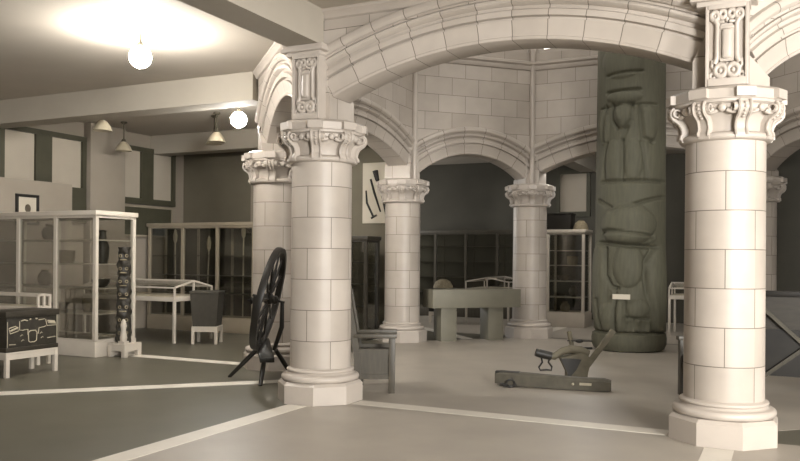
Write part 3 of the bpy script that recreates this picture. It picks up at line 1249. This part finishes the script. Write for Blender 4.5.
for k in range(7):
    mb = MB()
    z = 0.15 + k * 0.19
    for s_ in (-1, 1):
        an = -0.9 + s_ * 0.42
        r = 0.122 - 0.016 * k / 7
        mb.torus((r * math.cos(an), r * math.sin(an), z), 0.02, 0.007, mtx=Matrix.Rotation(an, 4, 'Z') @ Matrix.Rotation(PI / 2, 4, 'Y'), seg=12, rs=6)
    mb.tube([(0.122 * math.cos(-0.9 + q), 0.122 * math.sin(-0.9 + q), z - 0.06) for q in (-.4, -.2, 0, .2, .4)], 0.009, 6)
    mb.build('painted_face', M['basket'], mp)
ws = thing('stone_figure', 'small white figure beside the foot of the model pole', 'figurine', -4.345, 1.58, 0.20)
mb = MB()
mb.box((0, 0, 0.02), (0.13, 0.09, 0.04), bev=0.006)
mb.build('base', M['white'], ws)
mb = MB()
mb.lathe([(0.045, 0.04), (0.055, 0.08), (0.045, 0.13), (0.035, 0.2), (0.045, 0.26), (0.03, 0.33), (0.01, 0.36)], 16)
mb.build('body', M['white'], ws)

# framed portrait on a pale screen
sc_ = thing('display_screen', 'plain pale screen standing in front of the tall windows', 'screen', -7.24, 1.75)
mb = MB()
mb.box((0, 0.2, 1.385), (0.05, 2.5, 2.77), bev=0.006)
mb.build('board', M['plaster'], sc_)
fp = thing('framed_portrait', 'small framed portrait hung on the pale screen above the tall case', 'picture', -7.21, 2.24, 2.26)
mb = MB()
fw_, fh_ = 0.46, 0.52
for s_ in (-1, 1):
    mb.box((0.012, s_ * (fw_ - 0.05) / 2, 0), (0.03, 0.05, fh_), bev=0.005)
    mb.box((0.012, 0, s_ * (fh_ - 0.05) / 2), (0.03, fw_, 0.05), bev=0.005)
mb.build('frame', M['blackwood'], fp)
mb = MB()
mb.box((0.004, 0, 0), (0.01, fw_ - 0.06, fh_ - 0.06))
mb.build('mount', M['paper'], fp)
mb = MB()
mb.ball((0.01, 0.01, 0.02), 0.06, 16, sc=(0.1, 1, 1.25))
mb.ball((0.01, 0.01, -0.12), 0.11, 16, sc=(0.05, 1, 0.6))
mb.build('portrait_print', M['pot'], fp)

# large dark panel below the second window
pn = thing('wall_panel', 'large dark framed panel on the wall under the paired windows', 'panel', A0 + 0.03, 5.3, 2.2)
mb = MB()
mb.box((0.02, 0, 0), (0.03, 1.7, 0.6))
mb.build('board', M['winframe'], pn)
mb = MB()
for s_ in (-1, 1):
    mb.box((0.04, 0, s_ * 0.3), (0.03, 1.76, 0.04))
    mb.box((0.04, s_ * 0.86, 0), (0.03, 0.04, 0.62))
mb.build('frame', M['cream'], pn)


# ------------------------------------------------------------------ things in the cases
def pot(label, a, b, z, prof, m, group='objects on the case shelves', name='pottery_jar', cat='jar'):
    mb = MB()
    mb.lathe(prof, 18)
    o = mb.build(name, m)
    o.location = W(a, b, z)
    tag(o, label, cat, group)
    return o


P_JAR = [(0.06, 0), (0.1, 0.05), (0.115, 0.12), (0.09, 0.19), (0.05, 0.22), (0.06, 0.25), (0.05, 0.25), (0.04, 0.2)]
P_BOWL = [(0.05, 0), (0.09, 0.02), (0.13, 0.08), (0.14, 0.12), (0.13, 0.12), (0.1, 0.05), (0.02, 0.03)]
P_BASK = [(0.1, 0), (0.12, 0.08), (0.125, 0.18), (0.115, 0.2), (0.105, 0.18), (0.09, 0.02)]
P_DOME = [(0.17, 0), (0.165, 0.05), (0.13, 0.14), (0.07, 0.2), (0.01, 0.215)]
P_TALL = [(0.07, 0), (0.09, 0.1), (0.1, 0.25), (0.06, 0.36), (0.045, 0.45), (0.06, 0.5), (0.01, 0.51)]
items = [
    ('dark hooded carving on the second shelf at the long case corner', -4.92, 1.72, 1.37, P_TALL, M['darkpot'], 'carving', 'carved_figure'),
    ('broad dark bowl low in the end bay of the long case', -4.98, 1.75, 1.009, P_BOWL, M['darkpot'], 'bowl', 'wooden_bowl'),
    ('round basket on the bottom shelf of the long case end bay', -5.25, 1.8, 0.63, P_BASK, M['basket'], 'basket', 'woven_basket'),
    ('brown jar on the top shelf in the middle bay of the long case', -6.1, 1.75, 1.73, P_JAR, M['pot'], 'jar', 'pottery_jar'),
    ('brown jar on a middle shelf of the long case', -6.25, 1.8, 1.009, P_JAR, M['pot'], 'jar', 'pottery_jar'),
    ('pale basket under the top shelf of the long case', -5.65, 1.7, 1.37, P_BASK, M['basket'], 'basket', 'woven_basket'),
    ('squat bowl on the lowest shelf in the middle bay of the long case', -5.9, 1.8, 0.63, P_BOWL, M['pot'], 'bowl', 'wooden_bowl'),
    ('pale vase at the bottom of the white cabinet', -0.02, 10.42, 0.30, P_JAR, M['basket'], 'vase', 'pottery_vase'),
    ('dark jar on the lower shelf of the white cabinet', 0.16, 10.45, 0.66, P_JAR, M['pot'], 'jar', 'pottery_jar'),
    ('brown bowl on the middle shelf of the white cabinet', -0.06, 10.4, 1.009, P_BOWL, M['pot'], 'bowl', 'wooden_bowl'),
    ('basket on the upper shelf of the white cabinet', 0.14, 10.4, 1.36, P_BASK, M['basket'], 'basket', 'woven_basket'),
    ('domed pale basket resting on top of the white cabinet', 0.32, 10.4, 2.14, P_DOME, M['basket'], 'basket', 'woven_basket'),
]
for (lb, a, b, z, pr, m, cat, nm) in items:
    pot(lb, a, b, z, pr, m, None, nm, cat)
# spears and paddles standing in the wall of cases
rng = random.Random(3)
spots = [(-6.9, 1.5), (-6.1, 1.35), (-5.2, 1.6), (-4.95, 1.4), (-4.3, 1.7), (-4.05, 1.5), (-3.4, 1.6)]
where = ['standing in the bay next to the corner', 'in the second bay, beside the ladder shelves', 'in the third bay of the wall case', 'beside a taller one in the third bay', 'tall, in the bay behind the dark box', 'short, in the bay behind the dark box', 'in the last bay next to the column']
for (a, h), wh in zip(spots, where):
    mb = MB()
    dx = rng.uniform(-0.12, 0.12)
    mb.tube([(0, 0, 0), (dx, 0.05, h)], 0.014, 8)
    mb.lathe([(0.012, h - 0.02), (0.05, h + 0.05), (0.06, h + 0.15), (0.03, h + 0.26), (0.004, h + 0.3)], 8, mtx=Matrix.Translation((dx, 0.05, 0)) @ Matrix.Diagonal((1, 0.25, 1, 1)))
    o = mb.build('wooden_paddle', M['paleline'])
    o.location = W(a, 5.58, 0.26)
    o.rotation_euler = (0, 0, RZ)
    tag(o, 'wooden paddle ' + wh, 'paddle')
    for kz in (0.75, 1.1, 1.5):
        pass
bx = thing('wooden_box', 'small dark box resting on top of the white cabinet', 'box', -0.12, 10.4, 2.14)
mb = MB()
mb.box((0, 0, 0.17), (0.52, 0.42, 0.34), bev=0.01)
mb.build('body', M['blackwood'], bx)
mb = MB()
mb.box((0, 0, 0.35), (0.56, 0.46, 0.03), bev=0.006)
mb.build('lid', M['blackwood'], bx)
# pale domed basket on a chest behind the pedestal table
st = thing('display_stand', 'low pale stand seen under the end of the grey pedestal table', 'stand', -2.75, 9.9)
stand(st, 0.5, 0.5, 0.26)
bx = thing('wooden_box', 'dark chest on a low pale stand behind the pedestal table', 'box', -2.75, 9.9, 0.26)
mb = MB()
mb.box((0, 0, 0.27), (0.5, 0.5, 0.54), bev=0.01)
mb.build('body', M['blackwood'], bx)
o = pot('pale domed basket on the dark chest behind the pedestal table', -2.75, 9.9, 0.80, [(0.23, 0), (0.22, 0.06), (0.17, 0.15), (0.08, 0.2), (0.01, 0.21)], M['basket'], None, 'woven_basket', 'basket')

# ------------------------------------------------------------------ grey pedestal table under the far arch
ang = math.radians(45)
pt = thing('pedestal_table', 'heavy grey box-topped table on two slab legs under the small arch', 'table', -0.78, 6.57, rot=ang)
mb = MB()
mb.box((0, 0, 0.765), (1.74, 0.5, 0.33), bev=0.006)
mb.build('box_top', M['greypaint'], pt)
for x in (-0.53, 0.40):
    mb = MB()
    mb.box((x, 0, 0.30), (0.3, 0.36, 0.60), bev=0.006)
    mb.build('leg', M['greypaint'], pt)

# ------------------------------------------------------------------ banner and stool seen under the left arch
bn = thing('banner', 'pale hanging with dark diagonal strokes beside the far column', 'banner', -2.78, 6.58, 2.16)
mb = MB()
mb.box((0, 0, 0.59), (0.60, 0.02, 1.18))
mb.build('cloth', M['paper'], bn)
mb = MB()


def stroke(pts, r):
    mb.tube([(x, -0.018, z) for x, z in pts], r, 8)


stroke([(-0.02, 1.02), (0.02, 0.86), (0.1, 0.66)], [0.06, 0.045, 0.02])
stroke([(-0.12, 0.86), (-0.04, 0.6), (0.1, 0.22)], [0.02, 0.024, 0.016])
stroke([(-0.22, 0.64), (-0.2, 0.4), (-0.05, 0.12)], [0.016, 0.022, 0.022])
stroke([(0.1, 0.66), (0.2, 0.3), (0.24, 0.1)], [0.022, 0.028, 0.02])
stroke([(-0.1, 0.1), (0.02, 0.16)], 0.02)
mb.build('painted_strokes', M['ink'], bn)
sl = thing('stool', 'small white stool in the dark gap beside the far column', 'stool', -3.05, 7.9)
for x in (-.13, .13):
    for y in (-.13, .13):
        mb = MB()
        mb.box((x, y, 0.19), (0.04, 0.04, 0.38))
        mb.build('leg', M['white'], sl)
mb = MB()
mb.box((0, 0, 0.395), (0.34, 0.34, 0.04), bev=0.006)
mb.build('seat', M['white'], sl)


# ------------------------------------------------------------------ dark oak armchairs
def armchair(label, a, b, rot):
    """faces +x; origin on the floor under the middle of the seat"""
    t = thing('armchair', label, 'armchair', a, b, 0, rot)
    d, w = 0.44, 0.62
    for sx, sy in ((1, 1), (1, -1)):
        mb = MB()
        mb.box((sx * (d / 2 - 0.035), sy * (w / 2 - 0.035), 0.305), (0.07, 0.07, 0.61), bev=0.006)
        mb.build('leg', M['oak'], t)
    for sy in (1, -1):
        mb = MB()
        mb.bar((-d / 2 + 0.035, sy * (w / 2 - 0.035), 0), (-d / 2 + 0.02, sy * (w / 2 - 0.035), 0.45), 0.07, 0.09)
        mb.bar((-d / 2 + 0.02, sy * (w / 2 - 0.035), 0.44), (-d / 2 - 0.1, sy * (w / 2 - 0.035), 1.12), 0.07, 0.08)
        mb.build('leg', M['oak'], t)
    for sy in (1, -1):
        mb = MB()
        mb.box((0.0, sy * (w / 2 - 0.035), 0.63), (d + 0.04, 0.1, 0.045), bev=0.008)
        mb.build('armrest', M['oak'], t)
        mb = MB()
        mb.box((0, sy * (w / 2 - 0.035), 0.31), (d - 0.1, 0.022, 0.24))
        mb.box((0, sy * (w / 2 - 0.035), 0.455), (d - 0.1, 0.05, 0.06))
        mb.box((0, sy * (w / 2 - 0.035), 0.18), (d - 0.1, 0.05, 0.05))
        mb.build('side_panel', M['oak'], t)
    mb = MB()
    mb.box((0, 0, 0.425), (d - 0.06, w - 0.11, 0.05), bev=0.008)
    mb.build('seat', M['oak'], t)
    mb = MB()
    mb.box((d / 2 - 0.05, 0, 0.36), (0.03, w - 0.14, 0.09))
    mb.build('front_rail', M['oak'], t)
    mb = MB()
    R_ = Matrix.Rotation(math.atan2(-0.12, 0.72), 3, 'Y')
    mb.box((-d / 2 - 0.04, 0, 0.8), (0.025, w - 0.12, 0.6), R_)
    mb.box((-d / 2 - 0.095, 0, 1.11), (0.05, w - 0.12, 0.09), R_)
    mb.build('backrest', M['oak'], t)
    return t


armchair('dark oak armchair beside the column with the spinning wheel', 0.215, 0.85, -RZ)
armchair('dark oak armchair almost hidden behind the bright large column', 3.67, 1.96, PI - RZ)

# heavy braced wooden frame behind the bright column
fr = thing('timber_trestle', 'dark braced timber trestle with a solid panel behind the bright column', 'trestle', 3.93, 2.66)
for x in (0.06, 1.28):
    mb = MB()
    mb.box((x, 0, 0.58), (0.09, 0.09, 1.16), bev=0.006)
    mb.build('post', M['blackwood'], fr)
mb = MB()
mb.box((0.67, 0, 1.13), (1.34, 0.12, 0.06), bev=0.006)
mb.build('top_rail', M['blackwood'], fr)
mb = MB()
mb.box((0.67, 0.0, 0.47), (1.2, 0.05, 0.52))
mb.build('panel', M['blackwood'], fr)
mb = MB()
mb.box((0.67, 0.02, 0.915), (1.2, 0.03, 0.42))
mb.build('upper_panel', M['darkwood'], fr)
mb = MB()
mb.bar((0.14, -0.05, 1.08), (0.75, -0.05, 0.5), 0.06, 0.04)
mb.build('brace', M['beamwood'], fr)
mb = MB()
mb.bar((0.05, -0.06, 0.02), (0.75, -0.06, 0.6), 0.05, 0.04)
mb.build('brace', M['oak'], fr)

# ------------------------------------------------------------------ great spinning wheel
sw = thing('spinning_wheel', 'large dark spinning wheel leaning beside the stone column', 'spinning wheel', -1.28, 0.82, 0, rot=-RZ)
# world-aligned local frame: x to the side, y into the hall
LEGS = [((-0.48, 0.17, 0.0), (-0.06, 0.10, 0.42)), ((0.02, -0.47, 0.0), (0.02, -0.2, 0.30)), ((0.26, 0.42, 0.0), (0.1, 0.16, 0.34))]
for p, q in LEGS:
    mb = MB()
    mb.tube([p, tuple(p[i] + (q[i] - p[i]) * 0.5 for i in range(3)), q], [0.022, 0.03, 0.026], 10)
    mb.build('leg', M['blackwood'], sw)
mb = MB()
mb.bar((-0.10, 0.34, 0.44), (0.08, -0.36, 0.28), 0.17, 0.06, bev=0.008)
mb.build('bench', M['blackwood'], sw)
# wheel: centre, plane tilted
WC = Vector((0.035, -0.02, 0.985))
WR = 0.635
axle = Vector((0.97, -0.02, -0.225)).normalized()
zx = Vector((0, 0, 1))
up = (zx - axle * zx.dot(axle)).normalized()
sd = axle.cross(up)
WM = Matrix((sd, up, axle)).transposed().to_4x4()
WM.translation = WC
mb = MB()
NR = 72
pr = [(WR - 0.055, -0.035), (WR, -0.04), (WR + 0.008, 0), (WR, 0.04), (WR - 0.055, 0.035)]
vs, fs = [], []
for i in range(NR):
    A = 2 * PI * i / NR
    for r, z in pr:
        vs.append((r * math.cos(A), r * math.sin(A), z))
n = len(pr)
for i in range(NR):
    j = (i + 1) % NR
    for k in range(n):
        k2 = (k + 1) % n
        fs.append((i * n + k, j * n + k, j * n + k2, i * n + k2))
mb._add(vs, fs, WM)
mb.build('rim', M['blackwood'], sw, sharp=40)
mb = MB()
mb.lathe([(0.03, -0.12), (0.055, -0.09), (0.045, -0.06), (0.07, -0.03), (0.07, 0.03), (0.045, 0.06), (0.055, 0.09), (0.03, 0.12)], 20, mtx=WM)
mb.lathe([(0.014, -0.2), (0.014, 0.2)], 10, mtx=WM)
mb.build('hub', M['blackwood'], sw)
for i in range(12):
    A = 2 * PI * i / 12
    d_ = Vector((math.cos(A), math.sin(A), 0))
    mb = MB()
    pts = [WM @ (d_ * r) for r in (0.06, 0.14, 0.2, 0.24, 0.34, 0.44, 0.55)]
    mb.tube(pts, [0.012, 0.012, 0.022, 0.013, 0.018, 0.012, 0.011], 8)
    mb.build('spoke', M['blackwood'], sw)
mb = MB()
mb.tube([WM @ Vector((0, 0, -0.17)), WM @ Vector((0, 0, -0.17)) + Vector((-0.03, 0.04, -0.3)), (-0.07, 0.1, 0.38)], [0.022, 0.03, 0.025], 10)
mb.build('wheel_post', M['blackwood'], sw)
mb = MB()
mb.tube([WM @ Vector((0, 0, 0.17)), WM @ Vector((0, 0, 0.17)) + Vector((0.0, -0.02, -0.3)), (0.1, 0.02, 0.36)], [0.022, 0.03, 0.025], 10)
mb.build('wheel_post', M['blackwood'], sw)
mb = MB()
mb.tube([(-0.08, 0.3, 0.42), (-0.16, 0.32, 0.56), (-0.19, 0.32, 0.66)], [0.02, 0.026, 0.018], 10)
mb.ball((-0.19, 0.32, 0.68), 0.03, 10)
mb.build('flyer_post', M['blackwood'], sw)
mb = MB()
mb.lathe([(0.012, -0.11), (0.012, -0.07), (0.045, -0.06), (0.02, -0.04), (0.02, 0.04), (0.045, 0.06), (0.012, 0.07), (0.012, 0.12)], 14, mtx=Matrix.Translation((-0.15, 0.16, 0.95)) @ Matrix.Rotation(PI / 2, 4, 'Y') @ Matrix.Rotation(0.3, 4, 'X'))
mb.tube([(-0.15, 0.16, 0.95), (-0.12, 0.2, 0.7), (-0.08, 0.28, 0.44)], 0.016, 8)
mb.build('bobbin', M['blackwood'], sw)

# ------------------------------------------------------------------ old plough and beam on the rotunda floor
pl = thing('plough', 'old small wooden plough with upright handles on the rotunda floor', 'plough', 0, 0)
pl.location = (2.2, 10.05, 0)
pl.rotation_euler = (0, 0, 0)
PM = 79.5


def pp(px, py, y=0.0):
    s_ = (10.05 + y) / 10.05
    return Vector((((px - 400 + (py - 257.4) * 0.008) / PM) * s_ - 2.2, y, 1.5 - ((py - 257.4 - (px - 400) * 0.008) / PM) * s_))


mb = MB()
mb.tube([pp(537, 352), pp(545, 354.5), pp(554, 356), pp(562, 351), pp(570, 349), pp(580, 350.5), pp(588, 354)], [0.048, 0.05, 0.046, 0.048, 0.055, 0.06, 0.05], 10)
mb.build('draught_beam', M['ploughwood'], pl)
mb = MB()
mb.tube([pp(535.5, 352), pp(541, 353.5), pp(551, 356)], [0.05, 0.054, 0.052], 12)
mb.build('iron_cap', M['iron'], pl)
mb = MB()
mb.tube([pp(541, 357), pp(542, 362), pp(538.5, 367), pp(540, 370), pp(546, 369.5), pp(551, 370), pp(551.5, 366.5), pp(548, 362), pp(549.5, 358)], 0.012, 8)
mb.build('clevis', M['iron'], pl)
mb = MB()
mb.prism([tuple(pp(x, y).xz) for x, y in [(559, 357), (566, 371), (566, 377.5), (585, 379), (586, 371), (590, 357), (580, 352)]], -0.1, 0.1)
mb.build('plough_body', M['ploughwood'], pl)
mb = MB()
mb.prism([tuple(pp(x, y).xz) for x, y in [(558.5, 357), (565, 371), (566, 377.5), (574, 368), (579, 358)]], -0.125, -0.1)
mb.build('mouldboard', M['iron'], pl)
mb = MB()
mb.bar(pp(579, 376, -0.02), pp(613, 330, -0.06), 0.07, 0.055, bev=0.01, up=(0, 1, 0))
mb.build('handle', M['ploughwood'], pl)
mb = MB()
mb.bar(pp(573, 352, 0.12), pp(568.5, 331, 0.2), 0.045, 0.045, bev=0.008)
mb.build('handle', M['ploughwood'], pl)
mb = MB()
mb.tube([pp(567, 340.5, 0.16), pp(592, 341, 0.05)], 0.008, 6)
mb.tube([pp(571, 348, 0.14), pp(592, 348, 0.03)], 0.016, 8)
mb.ball(pp(579, 341, 0.1), 0.035, 10, sc=(1.5, 0.7, 0.7))
mb.build('cross_rod', M['iron'], pl)

bmw = thing('wooden_beam', 'long grey wooden beam with an iron hook, lying on the floor before the plough', 'beam', 0, 0)
bmw.location = (1.77, 9.25, 0)
bmw.scale = (0.95, 0.95, 0.95)
bmw.rotation_euler = (0, 0, 0)
mb = MB()
bpts = [(-0.66, 0.23, 0.10, 0.072), (-0.60, 0.2, 0.105, 0.082), (-0.30, 0.1, 0.09, 0.085), (0.0, 0.0, 0.082, 0.08), (0.3, -0.1, 0.078, 0.076), (0.58, -0.19, 0.078, 0.076), (0.66, -0.22, 0.074, 0.06)]
vs, fs = [], []
for x, y, z, h in bpts:
    for oy, oz in [(-1, -.9), (-1, .6), (-.6, 1), (.6, 1), (1, .6), (1, -.9)]:
        vs.append((x + 0.3 * oy * 0.07, y + oy * 0.075, z + oz * h))
for i in range(len(bpts) - 1):
    for k in range(6):
        k2 = (k + 1) % 6
        fs.append((i * 6 + k, i * 6 + k2, (i + 1) * 6 + k2, (i + 1) * 6 + k))
fs += [tuple(range(6)), tuple(reversed([(len(bpts) - 1) * 6 + k for k in range(6)]))]
mb._add(vs, fs)
mb.build('timber', M['beamwood'], bmw, sharp=30)
mb = MB()
mb.box((-0.52, 0.165, 0.16), (0.3, 0.1, 0.05), Matrix.Rotation(-0.3, 3, 'Z'), bev=0.01)
mb.build('iron_plate', M['iron'], bmw)
mb = MB()
mb.torus((-0.5, 0.06, 0.05), 0.05, 0.013, mtx=Matrix.Rotation(0.9, 4, 'X'), seg=18)
mb.torus((-0.57, 0.05, 0.03), 0.045, 0.013, mtx=Matrix.Rotation(0.3, 4, 'Y'), seg=18)
mb.tube([(-0.48, 0.09, 0.12), (-0.45, 0.07, 0.05), (-0.42, 0.07, 0.02)], 0.012, 8)
mb.build('hook', M['iron'], bmw)
mb = MB()
mb.box((0.36, -0.195, 0.085), (0.14, 0.02, 0.03), Matrix.Rotation(-0.3, 3, 'Z'))
mb.ball((0.22, -0.15, 0.08), 0.018, 8)
mb.build('peg_slot', M['paleline'], bmw)


# ------------------------------------------------------------------ pendant lamps
def lamp(label, a, b, z, lit=False, power=0):
    t = thing('pendant_lamp', label, 'lamp', a, b, z)
    top = HC - z
    mb = MB()
    mb.lathe([(0.06, top), (0.06, top - 0.02), (0.03, top - 0.04)], 16)
    mb.build('canopy', M['metal'], t)
    mb = MB()
    mb.tube([(0, 0, top - 0.03), (0, 0, 0.12)], 0.014, 8)
    mb.lathe([(0.035, 0.09), (0.045, 0.12), (0.03, 0.16)], 14)
    mb.build('stem', M['metal'], t)
    if lit:
        mb = MB()
        mb.ball((0, 0, 0), 0.12, 24)
        mb.build('globe', M['bulb'], t, sharp=180)
    else:
        mb = MB()
        mb.lathe([(0.04, 0.11), (0.07, 0.09), (0.12, 0.02), (0.155, -0.06), (0.15, -0.065), (0.112, 0.015), (0.06, 0.08), (0.03, 0.1)], 24, cap=False)
        mb.build('shade', M['shade'], t, sharp=60)
    return t


lamp('glaring lit globe lamp on the ceiling in front of the first beam', -2.06, -0.50, 3.70, True, 60)
lamp('glaring lit globe lamp just behind the column by the spinning wheel', -3.05, 2.58, 3.56, True, 45)
lamp('unlit pale shade hanging at the ceiling beam above the long case', -5.6, 2.35, 3.58)
lamp('unlit dark-stemmed lamp beside the paired windows', -6.8, 4.02, 3.52)
lamp('unlit lamp hanging next to the glaring globe, near the far beam', -4.55, 3.93, 3.55)
lamp('unlit lamp partly behind its neighbour, near the far beam', -4.78, 4.15, 3.55)
